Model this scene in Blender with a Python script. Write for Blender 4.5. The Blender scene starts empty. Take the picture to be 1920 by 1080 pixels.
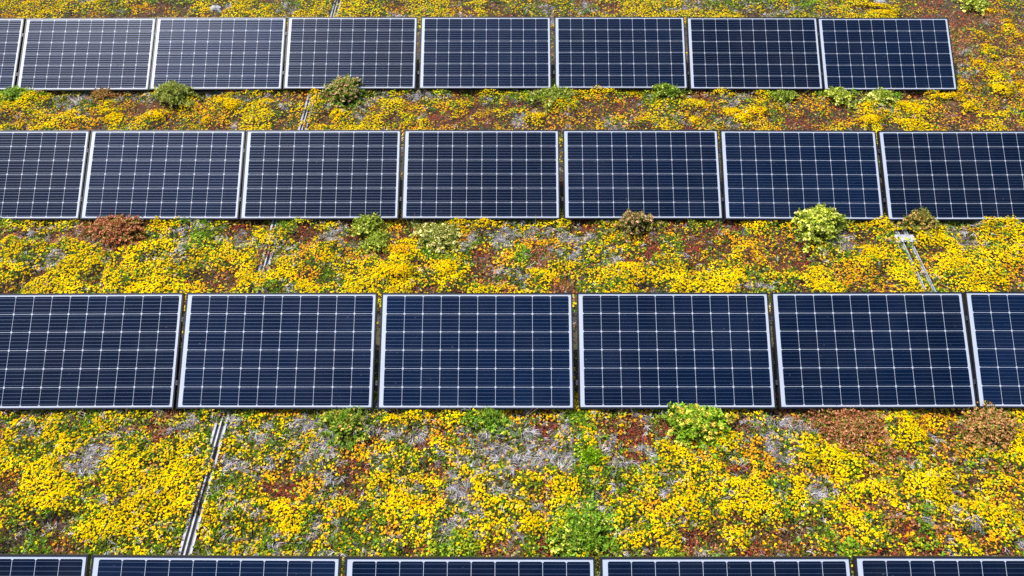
import bpy, math, random
import numpy as np
from mathutils import Vector, Matrix

SC = bpy.context.scene
COL = SC.collection
rng = np.random.default_rng(7)
random.seed(7)

# ------------------------------------------------------------------ camera
cam_data = bpy.data.cameras.new('camera')
cam_data.sensor_width = 36.0
cam_data.lens = 27.568
cam_data.clip_start = 0.1
cam_data.clip_end = 400.0
cam = bpy.data.objects.new('camera', cam_data)
COL.objects.link(cam)
PITCH, ROLL, YAW, CAM_Z = 0.827847, -0.003860, -0.005725, 5.6894
fw = Vector((math.sin(YAW) * math.cos(PITCH), math.cos(YAW) * math.cos(PITCH), -math.sin(PITCH)))
rt = Vector((math.cos(YAW), -math.sin(YAW), 0.0))
up = rt.cross(fw)
rt2 = rt * math.cos(ROLL) + up * math.sin(ROLL)
up2 = up * math.cos(ROLL) - rt * math.sin(ROLL)
mw = Matrix((rt2, up2, -fw)).transposed().to_4x4()
mw.translation = Vector((0.0, 0.0, CAM_Z))
cam.matrix_world = mw
SC.camera = cam

# ------------------------------------------------------------------ daylight
SUN = Vector((-0.45, 0.25, 0.87)).normalized()
SUN_EL = math.asin(SUN.z)
SUN_AZ = math.atan2(SUN.x, SUN.y)
world = bpy.data.worlds.new('World')
SC.world = world
world.use_nodes = True
wn = world.node_tree.nodes
wl = world.node_tree.links
sky = wn.new('ShaderNodeTexSky')
sky.sky_type = 'NISHITA'
sky.sun_disc = False
sky.sun_elevation = SUN_EL
sky.sun_rotation = SUN_AZ
sky.dust_density = 2.0
wn['Background'].inputs['Strength'].default_value = 0.14
wl.new(sky.outputs['Color'], wn['Background'].inputs['Color'])

sun_data = bpy.data.lights.new('sun', 'SUN')
sun_data.energy = 4.0
sun_data.angle = math.radians(1.0)
sun_data.color = (1.0, 0.95, 0.88)
sun = bpy.data.objects.new('sun', sun_data)
sun.rotation_euler = SUN.to_track_quat('Z', 'Y').to_euler()
COL.objects.link(sun)

SC.view_settings.view_transform = 'Standard'
SC.view_settings.look = 'None'
SC.view_settings.exposure = 1.0
SC.view_settings.gamma = 1.0
SC.view_settings.use_curve_mapping = False

# ------------------------------------------------------------------ helpers
def tag(o, label=None, cat=None, group=None, kind=None):
    for k, v in (('label', label), ('category', cat), ('group', group), ('kind', kind)):
        if v:
            o[k] = v
    return o


def empty(name, loc, rot=(0, 0, 0)):
    o = bpy.data.objects.new(name, None)
    o.empty_display_size = 0.1
    COL.objects.link(o)
    o.location = loc
    o.rotation_euler = rot
    return o


def link_mesh(name, me, parent=None):
    o = bpy.data.objects.new(name, me)
    COL.objects.link(o)
    if parent is not None:
        o.parent = parent
    return o


def boxes(name, specs, mats):
    """specs: (x0,x1,y0,y1,z0,z1[,material index]) -> one mesh"""
    v, f, mi = [], [], []
    for s in specs:
        x0, x1, y0, y1, z0, z1 = s[:6]
        m = s[6] if len(s) > 6 else 0
        b = len(v)
        v += [(x0, y0, z0), (x1, y0, z0), (x1, y1, z0), (x0, y1, z0), (x0, y0, z1), (x1, y0, z1), (x1, y1, z1), (x0, y1, z1)]
        f += [(b, b + 3, b + 2, b + 1), (b + 4, b + 5, b + 6, b + 7), (b, b + 1, b + 5, b + 4), (b + 1, b + 2, b + 6, b + 5), (b + 2, b + 3, b + 7, b + 6), (b + 3, b, b + 4, b + 7)]
        mi += [m] * 6
    me = bpy.data.meshes.new(name)
    me.from_pydata(v, [], f)
    for m in mats:
        me.materials.append(m)
    me.polygons.foreach_set('material_index', mi)
    me.update()
    return me


def quad_mesh(name, P, T, mat):
    """P: (N,4,3) quad corners, T: (N,3) linear tint per quad"""
    n = len(P)
    me = bpy.data.meshes.new(name)
    me.vertices.add(n * 4)
    me.vertices.foreach_set('co', np.ascontiguousarray(P.reshape(-1), dtype=np.float32))
    me.loops.add(n * 4)
    me.loops.foreach_set('vertex_index', np.arange(n * 4, dtype=np.int32))
    me.polygons.add(n)
    me.polygons.foreach_set('loop_start', np.arange(0, n * 4, 4, dtype=np.int32))
    a = me.attributes.new('tint', 'FLOAT_COLOR', 'FACE')
    c = np.ones((n, 4), np.float32)
    c[:, :3] = T
    a.data.foreach_set('color', c.reshape(-1))
    me.materials.append(mat)
    me.update(calc_edges=True)
    return me


# ------------------------------------------------------------------ materials
def new_mat(name):
    m = bpy.data.materials.new(name)
    m.use_nodes = True
    nt = m.node_tree
    return m, nt.nodes, nt.links, nt.nodes['Principled BSDF']


def simple(name, col, rough=0.5, metal=0.0, coat=0.0, noise=0.0, nscale=30.0):
    m, n, l, b = new_mat(name)
    b.inputs['Base Color'].default_value = (*col, 1)
    b.inputs['Roughness'].default_value = rough
    b.inputs['Metallic'].default_value = metal
    b.inputs['Coat Weight'].default_value = coat
    b.inputs['Coat Roughness'].default_value = 0.06
    if noise:
        tc = n.new('ShaderNodeTexCoord')
        t = n.new('ShaderNodeTexNoise')
        t.inputs['Scale'].default_value = nscale
        t.inputs['Detail'].default_value = 5
        l.new(tc.outputs['Object'], t.inputs['Vector'])
        r = n.new('ShaderNodeMapRange')
        r.inputs['From Min'].default_value = 0.3
        r.inputs['From Max'].default_value = 0.7
        r.inputs['To Min'].default_value = 1 - noise
        r.inputs['To Max'].default_value = 1 + noise
        l.new(t.outputs['Fac'], r.inputs['Value'])
        mx = n.new('ShaderNodeMix')
        mx.data_type = 'RGBA'
        mx.blend_type = 'MULTIPLY'
        mx.inputs[0].default_value = 1.0
        mx.inputs[6].default_value = (*col, 1)
        l.new(r.outputs['Result'], mx.inputs[7])
        l.new(mx.outputs[2], b.inputs['Base Color'])
    return m


def plant_mat(name, trans, rough=0.6, spec=0.3):
    m, n, l, b = new_mat(name)
    a = n.new('ShaderNodeAttribute')
    a.attribute_name = 'tint'
    l.new(a.outputs['Color'], b.inputs['Base Color'])
    b.inputs['Roughness'].default_value = rough
    b.inputs['Specular IOR Level'].default_value = spec
    tr = n.new('ShaderNodeBsdfTranslucent')
    l.new(a.outputs['Color'], tr.inputs['Color'])
    mx = n.new('ShaderNodeMixShader')
    mx.inputs[0].default_value = trans
    l.new(b.outputs['BSDF'], mx.inputs[1])
    l.new(tr.outputs['BSDF'], mx.inputs[2])
    l.new(mx.outputs['Shader'], n['Material Output'].inputs['Surface'])
    return m


M_FLOWER = plant_mat('flower_petals', 0.35, 0.9, 0.0)
M_LEAF = plant_mat('stonecrop_leaves', 0.40, 0.6, 0.2)
M_GRASS = plant_mat('dry_stalks', 0.15, 0.7, 0.2)
M_FRAME = simple('black_anodised_frame', (0.022, 0.024, 0.03), 0.38, 0.6, noise=0.25, nscale=12)
M_SHEET = simple('white_backsheet', (0.30, 0.33, 0.39), 0.5, 0.0, 0.2, noise=0.04, nscale=3)
M_ALU = simple('weathered_aluminium', (0.24, 0.243, 0.255), 0.65, 0.2, noise=0.22, nscale=25)
M_ALU_DARK = simple('dirty_aluminium', (0.15, 0.15, 0.155), 0.7, 0.2, noise=0.4, nscale=30)
M_BRIGHT = simple('bright_aluminium', (0.29, 0.30, 0.33), 0.6, 0.2, noise=0.35, nscale=25)
M_STEEL = simple('dark_support_steel', (0.05, 0.05, 0.055), 0.5, 0.6, noise=0.3, nscale=20)
M_STONE = simple('grey_stone', (0.28, 0.27, 0.275), 0.9, noise=0.3, nscale=14)
M_BUSBAR = simple('silver_busbar', (0.09, 0.115, 0.18), 0.45, 0.8, 0.1)


def cell_mat():
    m, n, l, b = new_mat('blue_solar_cell')
    oi = n.new('ShaderNodeObjectInfo')
    tc = n.new('ShaderNodeTexCoord')
    t = n.new('ShaderNodeTexNoise')
    t.inputs['Scale'].default_value = 1.3
    t.inputs['Detail'].default_value = 3
    g = n.new('ShaderNodeNewGeometry')
    l.new(g.outputs['Position'], t.inputs['Vector'])
    r1 = n.new('ShaderNodeMapRange')
    r1.inputs['To Min'].default_value = 0.78
    r1.inputs['To Max'].default_value = 1.22
    l.new(oi.outputs['Random'], r1.inputs['Value'])
    r2 = n.new('ShaderNodeMapRange')
    r2.inputs['From Min'].default_value = 0.3
    r2.inputs['From Max'].default_value = 0.7
    r2.inputs['To Min'].default_value = 0.85
    r2.inputs['To Max'].default_value = 1.15
    l.new(t.outputs['Fac'], r2.inputs['Value'])
    mu = n.new('ShaderNodeMath')
    mu.operation = 'MULTIPLY'
    l.new(r1.outputs['Result'], mu.inputs[0])
    l.new(r2.outputs['Result'], mu.inputs[1])
    # fine silver fingers running across the busbars
    w = n.new('ShaderNodeTexWave')
    w.wave_type = 'BANDS'
    w.bands_direction = 'X'
    w.inputs['Scale'].default_value = 60
    l.new(tc.outputs['Object'], w.inputs['Vector'])
    r3 = n.new('ShaderNodeMapRange')
    r3.inputs['To Min'].default_value = 0.96
    r3.inputs['To Max'].default_value = 1.04
    l.new(w.outputs['Fac'], r3.inputs['Value'])
    mu2 = n.new('ShaderNodeMath')
    mu2.operation = 'MULTIPLY'
    l.new(mu.outputs[0], mu2.inputs[0])
    l.new(r3.outputs['Result'], mu2.inputs[1])
    mx = n.new('ShaderNodeMix')
    mx.data_type = 'RGBA'
    mx.blend_type = 'MULTIPLY'
    mx.inputs[0].default_value = 1.0
    mx.inputs[6].default_value = (0.0006, 0.0044, 0.0165, 1)
    l.new(mu2.outputs[0], mx.inputs[7])
    l.new(mx.outputs[2], b.inputs['Base Color'])
    b.inputs['Roughness'].default_value = 0.27
    b.inputs['Specular IOR Level'].default_value = 0.075
    b.inputs['Coat Weight'].default_value = 0.10
    b.inputs['Coat Roughness'].default_value = 0.08
    b.inputs['Coat IOR'].default_value = 1.4
    b.inputs['Specular Tint'].default_value = (0.74, 0.76, 1.0, 1)
    # every panel weathers a little differently: tone per panel, a film of dust, a few specks
    at = n.new('ShaderNodeAttribute')
    at.attribute_type = 'OBJECT'
    at.attribute_name = 'panel_tone'
    r1.inputs['To Min'].default_value = 0.9
    r1.inputs['To Max'].default_value = 1.1
    mt = n.new('ShaderNodeMath')
    mt.operation = 'MULTIPLY'
    l.new(mu2.outputs[0], mt.inputs[0])
    l.new(at.outputs['Fac'], mt.inputs[1])
    l.new(mt.outputs[0], mx.inputs[7])
    d1 = n.new('ShaderNodeTexNoise')
    d1.inputs['Scale'].default_value = 2.2
    d1.inputs['Detail'].default_value = 6
    d1.inputs['Roughness'].default_value = 0.65
    l.new(g.outputs['Position'], d1.inputs['Vector'])
    dr = n.new('ShaderNodeMapRange')
    dr.inputs['From Min'].default_value = 0.42
    dr.inputs['From Max'].default_value = 0.75
    dr.inputs['To Min'].default_value = 0.0
    dr.inputs['To Max'].default_value = 0.014
    l.new(d1.outputs['Fac'], dr.inputs['Value'])
    d2 = n.new('ShaderNodeTexNoise')
    d2.inputs['Scale'].default_value = 34.0
    d2.inputs['Detail'].default_value = 1
    l.new(g.outputs['Position'], d2.inputs['Vector'])
    sr = n.new('ShaderNodeMapRange')
    sr.inputs['From Min'].default_value = 0.775
    sr.inputs['From Max'].default_value = 0.80
    sr.inputs['To Max'].default_value = 0.12
    l.new(d2.outputs['Fac'], sr.inputs['Value'])
    da = n.new('ShaderNodeMath')
    da.operation = 'ADD'
    l.new(dr.outputs['Result'], da.inputs[0])
    l.new(sr.outputs['Result'], da.inputs[1])
    dm = n.new('ShaderNodeMix')
    dm.data_type = 'RGBA'
    l.new(da.outputs[0], dm.inputs[0])
    l.new(mx.outputs[2], dm.inputs[6])
    dm.inputs[7].default_value = (0.34, 0.33, 0.31, 1)
    l.new(dm.outputs[2], b.inputs['Base Color'])
    return m


M_CELL = cell_mat()


def ground_mat():
    m, n, l, b = new_mat('roof_substrate')
    tc = n.new('ShaderNodeTexCoord')
    t = n.new('ShaderNodeTexNoise')
    t.inputs['Scale'].default_value = 5.0
    t.inputs['Detail'].default_value = 8
    l.new(tc.outputs['Object'], t.inputs['Vector'])
    cr = n.new('ShaderNodeValToRGB')
    e = cr.color_ramp.elements
    e[0].position = 0.35
    e[0].color = (0.032, 0.028, 0.014, 1)
    e[1].position = 0.68
    e[1].color = (0.085, 0.062, 0.032, 1)
    l.new(t.outputs['Fac'], cr.inputs['Fac'])
    v = n.new('ShaderNodeTexVoronoi')
    v.inputs['Scale'].default_value = 90
    l.new(tc.outputs['Object'], v.inputs['Vector'])
    mx = n.new('ShaderNodeMix')
    mx.data_type = 'RGBA'
    mx.blend_type = 'MULTIPLY'
    mx.inputs[0].default_value = 0.6
    l.new(cr.outputs['Color'], mx.inputs[6])
    l.new(v.outputs['Color'], mx.inputs[7])
    l.new(mx.outputs[2], b.inputs['Base Color'])
    b.inputs['Roughness'].default_value = 0.95
    bp = n.new('ShaderNodeBump')
    bp.inputs['Strength'].default_value = 0.6
    bp.inputs['Distance'].default_value = 0.01
    l.new(v.outputs['Distance'], bp.inputs['Height'])
    l.new(bp.outputs['Normal'], b.inputs['Normal'])
    return m


M_GROUND = ground_mat()

# planting plan of the beds: origin x, y, cell width, cell depth (m), rows from near to far
PLANTING = [
    (-4.42, 2.473, 0.1, 0.08, [
        [11,11,11,11,11,11,10,4,4,7,6,6,3,3,3,1,1,4,3,3,3,3,1,3,3,4,8,8,3,3,8,3,3,8,3,3,6,6,4,4,4,7,7,7,3,3,5,4,4,4,6,6,3,3,10,4,4,5,3,3,5,5,5,6,6,6,6,6,3,4,4,5,5,1,5,5,3,1,1,6,6,6,11,11,11,11,11,11],
        [11,11,11,11,11,10,10,3,3,6,6,6,1,3,3,3,3,3,1,1,3,1,1,8,8,3,3,3,4,8,8,3,3,3,8,8,1,1,3,4,4,1,6,6,3,3,6,4,4,4,3,3,1,1,0,0,0,5,6,6,1,1,6,6,6,6,3,3,2,2,1,1,1,5,4,4,2,2,6,2,2,0,11,11,11,11,11,11],
        [11,11,11,11,11,1,1,10,10,10,1,0,0,0,0,1,1,1,3,3,1,3,3,1,1,1,0,0,3,8,8,3,3,1,2,2,1,3,3,8,8,0,1,1,0,0,1,4,4,4,3,3,1,1,0,0,0,5,5,6,1,1,6,6,6,6,6,3,2,2,1,1,1,5,5,4,2,2,6,6,2,0,0,11,11,11,11,11],
        [11,11,11,11,11,1,10,10,10,10,1,0,0,0,1,1,1,1,3,1,1,3,3,1,1,1,0,0,3,8,8,3,1,1,2,2,1,3,3,8,8,0,1,1,0,0,1,4,4,4,4,3,1,1,0,1,1,1,1,6,6,6,6,6,2,6,6,3,1,1,0,0,1,2,2,4,4,1,8,8,1,1,0,11,11,11,11,11],
        [11,11,11,11,1,1,0,0,3,1,1,0,0,1,0,0,1,1,1,0,0,1,0,0,0,0,0,1,1,2,2,1,3,3,1,1,1,0,0,8,8,0,0,0,0,0,2,3,3,1,1,8,1,1,2,2,0,0,0,3,0,0,1,1,0,3,3,1,1,0,2,2,7,7,1,3,3,0,0,0,0,0,1,1,11,11,11,11],
        [11,11,11,11,3,3,0,0,0,1,1,0,8,8,1,1,1,0,0,0,0,8,1,1,1,1,2,1,1,1,1,1,1,1,0,0,0,2,2,8,8,0,1,1,1,1,8,0,0,8,8,2,0,0,2,2,1,1,1,3,3,0,0,0,0,0,1,8,8,0,0,1,0,0,6,6,0,0,0,0,0,2,2,2,11,11,11,11],
        [11,11,11,6,6,0,0,0,0,0,1,1,0,0,1,0,0,0,0,1,3,3,1,1,5,5,5,2,2,8,6,6,1,1,1,1,8,1,1,8,8,0,8,8,1,1,7,0,0,3,3,3,3,3,1,1,8,0,0,1,1,0,0,0,3,3,0,8,8,0,0,0,0,1,1,1,0,0,1,6,6,0,0,2,11,11,11,11],
        [11,11,11,6,6,0,0,0,0,0,1,1,0,1,1,0,0,0,1,1,3,3,1,1,5,5,5,2,2,8,6,6,1,1,1,8,8,1,1,8,8,0,8,8,1,1,7,0,0,3,3,3,3,3,1,1,8,8,0,1,1,0,0,0,3,3,0,0,8,0,0,0,0,1,1,1,0,0,1,1,6,0,0,2,2,11,11,11],
        [11,11,11,2,2,0,0,0,8,8,1,1,1,0,0,1,1,0,1,1,1,1,8,2,2,6,6,8,8,8,6,6,1,1,1,8,8,6,6,1,1,8,1,1,7,7,8,1,1,4,4,3,3,3,3,3,3,3,0,3,3,10,10,1,2,2,6,6,2,2,1,6,6,2,2,1,1,1,1,1,6,6,1,6,6,11,11,11],
        [11,11,0,0,1,1,0,0,8,8,8,0,0,0,0,6,1,1,0,0,2,8,8,8,8,2,2,8,1,1,5,5,3,3,1,1,1,6,6,8,8,8,8,8,8,8,8,3,3,4,4,1,1,8,3,3,0,0,3,1,1,5,5,2,2,7,0,0,1,1,0,0,0,1,1,8,8,1,6,6,1,1,6,6,1,11,11,11],
        [11,11,0,0,3,3,3,0,0,8,8,0,0,3,1,1,1,1,1,1,1,3,3,1,1,1,1,8,8,8,2,2,8,8,1,1,1,8,8,8,8,8,8,8,8,8,8,8,8,4,4,8,8,5,8,8,0,0,2,2,1,8,8,2,2,8,8,0,0,0,0,0,0,3,3,5,5,1,1,2,1,1,1,1,0,0,11,11],
        [11,11,0,3,3,3,3,0,0,8,8,0,3,3,1,1,1,1,1,1,1,3,3,1,1,1,8,8,8,8,2,2,8,1,1,1,1,8,8,8,8,8,8,8,8,8,8,8,8,4,4,8,8,5,8,8,0,0,2,2,1,8,8,2,2,8,8,0,0,0,0,0,0,0,3,5,5,1,1,2,2,1,1,1,0,0,11,11],
        [11,0,0,1,1,0,0,0,3,3,0,0,3,3,5,5,1,1,1,1,1,8,8,3,8,8,1,1,8,8,6,6,2,3,3,5,5,1,1,2,8,8,8,8,8,8,5,8,8,0,0,8,8,5,5,5,8,8,2,2,1,1,1,8,8,8,8,0,0,7,7,7,7,7,1,1,0,0,2,6,6,7,7,7,7,0,11,11],
        [11,1,1,8,8,1,3,3,1,1,8,8,7,7,7,8,8,3,3,8,8,3,3,1,3,3,8,8,8,8,4,8,8,8,8,8,8,2,2,8,3,3,8,8,8,8,5,5,8,4,4,7,7,5,5,8,5,5,4,4,4,4,6,6,8,8,8,8,8,7,7,7,7,7,7,7,0,0,2,2,6,7,7,7,7,1,1,11],
        [11,1,8,8,1,1,3,3,1,1,8,7,7,7,7,8,8,3,3,8,8,3,1,1,3,3,8,8,8,8,4,8,8,8,8,8,8,2,2,8,3,3,8,8,8,8,5,5,8,4,4,7,7,5,5,8,8,5,4,4,4,4,6,6,8,8,8,8,8,7,7,7,7,7,7,7,0,0,2,2,6,6,7,7,7,1,1,11],
        [7,7,1,1,1,1,1,1,3,1,1,3,3,7,7,1,1,1,1,8,4,4,0,0,2,2,3,3,4,4,4,3,3,0,0,0,0,2,0,0,4,4,2,2,2,2,1,1,3,4,4,1,1,2,2,8,8,3,4,4,4,4,2,2,1,1,10,7,7,7,7,7,7,7,7,7,7,1,2,2,6,6,7,7,7,7,1,11],
        [11,11,11,11,11,11,11,11,11,11,11,11,11,11,11,11,11,11,11,11,11,11,11,11,11,11,11,11,11,11,11,11,11,11,11,11,11,11,11,11,11,11,11,11,11,11,11,11,11,11,11,11,11,11,11,11,11,11,11,11,11,11,11,11,11,11,11,11,11,11,11,11,11,11,11,11,11,11,11,11,11,11,11,11,11,11,11,11],
    ]),
    (-5.5, 5.126, 0.12, 0.1, [
        [11,11,11,11,6,6,0,0,0,0,0,1,1,6,0,0,0,0,0,0,2,6,6,0,0,4,3,3,0,0,1,1,0,0,0,0,0,6,6,0,6,6,0,0,2,2,1,1,1,7,7,3,3,0,0,0,10,10,0,0,0,0,0,1,1,3,3,3,6,6,0,0,0,6,6,2,2,0,0,3,1,1,0,0,0,6,6,11,11,11,11],
        [11,11,11,0,0,6,6,0,0,0,6,6,0,0,0,0,0,0,1,6,6,6,6,0,0,1,0,0,2,2,3,3,1,0,0,0,0,1,1,0,1,1,6,6,8,8,8,0,0,6,6,1,1,1,0,0,0,0,0,0,6,1,1,0,0,3,3,1,0,0,0,0,2,2,2,6,6,0,0,3,3,0,0,0,0,0,2,2,11,11,11],
        [11,11,11,0,0,6,6,0,0,0,6,6,0,0,0,0,0,1,1,6,6,6,6,0,1,1,0,0,2,2,3,1,1,0,0,0,0,1,1,0,1,1,6,6,8,8,8,0,0,6,6,1,1,1,0,0,0,0,0,0,6,1,1,0,0,3,3,1,1,0,0,0,2,2,2,2,6,0,0,3,3,0,0,0,0,0,2,2,11,11,11],
        [11,11,11,0,8,8,8,8,0,0,0,0,6,0,0,1,1,1,1,1,1,2,0,0,7,7,0,0,3,3,1,0,0,0,0,0,0,6,0,0,1,1,5,5,2,2,1,7,7,1,1,3,3,1,0,0,1,1,0,0,6,6,0,0,0,2,2,5,5,5,2,2,2,2,0,0,0,0,0,6,6,0,0,0,0,3,0,0,11,11,11],
        [11,11,0,0,3,3,8,8,1,1,0,1,1,0,0,8,8,8,8,1,0,0,1,1,7,7,8,8,2,1,1,2,2,7,7,0,0,0,4,4,3,3,5,5,2,2,4,7,7,8,8,1,1,8,8,5,5,5,1,1,5,5,6,6,0,2,2,6,6,5,5,1,1,1,0,0,0,0,3,3,6,0,0,1,1,0,0,0,0,11,11],
        [11,11,0,0,3,3,8,1,1,0,0,1,1,0,0,8,8,8,1,1,0,0,1,1,7,7,8,2,2,1,1,2,2,7,7,0,0,0,4,4,3,3,5,5,2,2,4,7,7,8,8,1,1,8,8,5,5,5,1,1,5,5,6,6,0,2,2,6,6,5,5,1,1,1,1,0,0,0,3,3,6,6,0,0,1,0,0,0,0,11,11],
        [11,11,0,1,1,1,1,0,0,8,8,7,7,0,0,0,8,8,4,4,1,1,8,8,0,8,8,2,2,0,0,8,8,4,4,0,0,0,9,9,8,8,3,3,8,8,2,2,2,2,2,1,1,8,8,3,3,5,3,3,5,5,6,6,2,2,2,2,2,6,6,1,1,8,8,6,6,3,0,0,0,0,0,0,8,8,0,0,0,11,11],
        [11,7,7,8,8,7,7,7,7,7,7,7,5,5,3,3,8,8,4,4,8,8,6,0,0,1,1,5,5,8,8,5,5,4,4,2,5,5,9,9,2,2,8,8,8,8,1,8,8,8,8,8,8,1,1,2,2,7,3,3,5,5,6,6,2,2,2,2,2,2,6,1,1,8,8,6,6,3,3,0,0,0,0,0,8,8,0,0,0,0,11],
        [11,7,7,8,8,7,7,7,7,7,7,7,5,5,3,3,8,8,4,4,8,6,6,0,0,1,1,5,5,8,8,5,5,4,2,2,5,5,9,9,2,2,8,8,8,8,1,8,8,8,8,8,8,1,1,2,2,7,7,5,1,1,5,5,8,8,0,0,6,6,4,4,4,6,6,1,1,1,1,0,0,0,0,8,8,2,1,1,0,0,11],
        [4,4,1,1,1,1,1,1,7,7,7,7,7,7,0,0,0,4,4,3,3,5,5,6,6,4,4,1,1,1,1,5,4,4,2,2,3,3,7,7,0,0,0,0,1,1,3,0,0,1,1,5,5,1,1,9,9,1,1,5,5,4,3,3,5,5,0,0,1,1,4,4,4,4,1,1,0,0,0,7,7,7,7,3,3,8,8,0,0,0,11],
        [4,4,1,1,1,1,1,1,7,7,7,7,7,0,0,0,0,4,4,3,3,5,5,6,6,4,4,1,1,1,5,5,4,4,2,2,3,3,7,7,0,0,0,0,1,1,3,0,0,1,1,5,5,1,1,9,9,1,1,5,5,4,4,3,5,5,0,0,1,1,4,4,4,4,1,1,0,0,0,0,7,7,7,3,3,8,8,0,0,0,0],
    ]),
    (-6.579, 7.75, 0.12, 0.1, [
        [11,11,11,0,0,6,0,0,0,2,2,2,2,6,0,0,0,0,6,6,6,2,1,1,5,5,2,0,0,0,6,6,6,6,1,0,0,0,0,0,0,0,6,2,2,0,2,2,2,2,5,6,6,2,2,2,6,6,2,6,6,6,6,2,8,8,6,6,6,1,1,5,2,2,0,6,6,2,2,0,2,2,5,5,5,2,2,1,6,6,0,10,10,0,0,0,2,2,6,2,2,0,0,0,7,7,11,11,11],
        [11,11,11,6,2,2,0,0,0,0,0,2,2,2,0,0,2,0,0,6,6,1,2,2,2,6,6,0,0,0,6,6,6,1,1,6,6,0,8,8,0,0,6,0,0,1,5,5,5,5,2,5,5,6,6,8,0,0,5,2,2,6,6,6,8,8,2,0,0,1,1,8,2,2,6,8,8,0,0,2,3,3,5,5,5,6,6,5,2,2,0,0,6,1,1,0,6,6,2,2,5,5,5,0,7,7,11,11,11],
        [11,11,6,6,2,2,0,0,0,0,2,2,2,2,0,2,2,0,0,6,1,1,2,2,2,6,6,0,0,0,6,6,6,1,1,6,6,0,8,8,0,6,6,0,0,1,5,5,5,5,2,5,5,6,6,8,0,0,5,2,2,6,6,6,8,8,2,2,0,1,1,8,2,2,6,6,8,0,0,2,2,3,5,5,5,6,6,5,5,2,0,0,6,1,1,0,0,6,2,2,5,5,5,0,0,7,11,11,11],
        [11,11,2,2,2,0,0,5,5,0,2,2,0,0,0,5,5,0,2,2,6,6,1,2,2,0,0,0,0,0,3,3,2,0,0,6,0,0,1,1,2,0,0,2,2,8,5,5,2,2,5,2,2,0,0,0,6,6,2,2,2,2,2,6,6,6,2,2,1,1,1,2,2,6,2,2,0,2,2,0,0,3,2,2,5,5,1,6,6,6,0,0,0,0,8,0,0,2,2,5,0,0,0,0,0,0,0,11,11],
        [11,11,0,0,0,1,1,8,8,8,3,3,0,2,2,6,5,5,6,6,0,2,2,0,0,0,1,1,0,0,8,1,1,0,0,8,6,6,8,8,2,0,0,2,2,3,2,2,1,1,5,6,6,6,6,5,6,6,2,0,0,6,6,6,5,5,6,6,6,1,1,0,0,0,2,2,8,8,1,0,0,2,2,6,2,2,2,5,5,6,6,0,8,8,0,0,0,2,2,7,7,0,2,2,6,6,2,11,11],
        [11,0,0,0,0,1,8,8,8,8,3,0,0,2,2,6,5,5,6,6,0,2,2,0,0,0,1,1,0,0,8,1,1,0,0,8,6,6,8,8,2,0,0,2,2,3,2,2,1,1,5,6,6,6,5,5,6,6,2,0,0,6,6,6,5,5,6,6,6,1,1,0,0,0,2,2,8,8,1,0,0,2,2,6,2,2,2,2,5,6,6,0,0,8,0,0,0,0,2,7,7,0,0,2,6,6,2,2,11],
        [11,1,1,0,0,0,3,3,8,8,8,7,7,8,8,8,8,8,4,4,4,1,1,5,0,0,8,8,8,7,7,5,5,0,4,4,4,4,4,8,8,8,8,5,8,8,8,8,5,6,6,3,3,3,3,3,4,4,4,4,1,2,2,2,2,2,5,5,3,3,4,2,2,5,5,7,8,8,8,8,2,3,3,7,7,5,2,2,1,1,8,8,8,3,3,5,6,6,0,0,0,2,2,2,2,6,2,2,11],
        [4,4,4,4,0,0,5,1,1,8,8,7,7,7,2,2,1,4,4,4,4,6,8,8,7,7,1,1,1,1,1,2,2,0,7,7,7,7,7,3,3,1,1,4,8,8,4,4,5,6,6,0,0,3,3,3,9,9,4,4,4,1,1,0,0,1,1,1,4,4,4,5,5,7,7,0,0,0,5,5,1,4,4,7,7,7,4,4,4,4,1,4,4,4,4,5,5,6,0,0,0,0,2,6,6,0,0,2,11],
        [4,4,4,0,0,5,5,1,1,8,7,7,7,7,2,1,1,4,4,4,4,6,8,8,7,7,1,1,1,1,1,2,0,0,7,7,7,7,7,3,3,1,1,4,8,8,4,4,5,6,6,0,0,3,3,3,9,9,4,4,4,1,1,0,0,1,1,1,4,4,4,5,5,7,7,0,0,0,5,5,1,1,4,7,7,7,7,4,4,4,1,1,4,4,4,5,5,6,6,0,0,0,2,2,6,0,0,2,2],
    ]),
    (-7.625, 10.422, 0.16, 0.14, [
        [11,2,2,0,0,0,0,6,6,2,2,6,6,5,5,6,6,6,6,2,2,0,0,0,0,0,1,1,0,0,1,1,0,0,2,2,8,8,0,0,0,0,2,2,0,5,5,6,6,8,8,2,2,2,2,1,1,0,0,0,0,0,0,0,0,0,0,0,6,6,8,8,1,1,8,8,0,0,0,0,0,0,6,6,5,5,5,5,5,7,7,6,6,11,11],
        [11,0,0,0,0,0,0,1,1,0,0,3,3,2,2,5,6,6,0,0,8,8,0,0,1,1,8,8,1,1,0,0,0,0,1,1,2,2,0,0,0,0,2,2,0,6,6,1,1,8,8,1,1,8,8,5,5,0,0,0,0,8,8,8,8,1,1,8,8,0,8,8,8,8,1,1,0,0,2,2,0,0,6,6,2,2,5,5,5,5,2,2,6,6,11],
        [11,0,0,0,0,0,1,1,0,0,3,3,2,2,5,5,6,6,0,0,8,8,0,0,1,1,8,8,1,1,0,0,0,0,1,1,2,2,0,0,0,0,2,0,0,6,6,1,1,8,8,1,1,8,8,5,5,0,0,0,0,0,0,8,8,3,3,3,3,4,4,0,0,4,4,1,1,1,0,0,8,8,6,6,5,5,10,10,4,4,2,2,1,1,11],
        [0,0,2,2,0,0,1,1,3,3,0,0,0,0,4,4,4,4,3,3,0,0,0,0,6,6,3,3,1,1,0,0,0,0,4,4,1,1,0,0,2,6,6,0,0,3,3,1,1,7,7,1,1,5,5,1,1,0,0,8,8,0,0,8,8,3,3,3,3,4,4,0,0,4,4,1,1,1,1,0,0,8,8,6,6,5,5,10,4,4,2,2,1,1,11],
    ]),
    (5.515, 8.607, 0.12, 0.12, [
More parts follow.
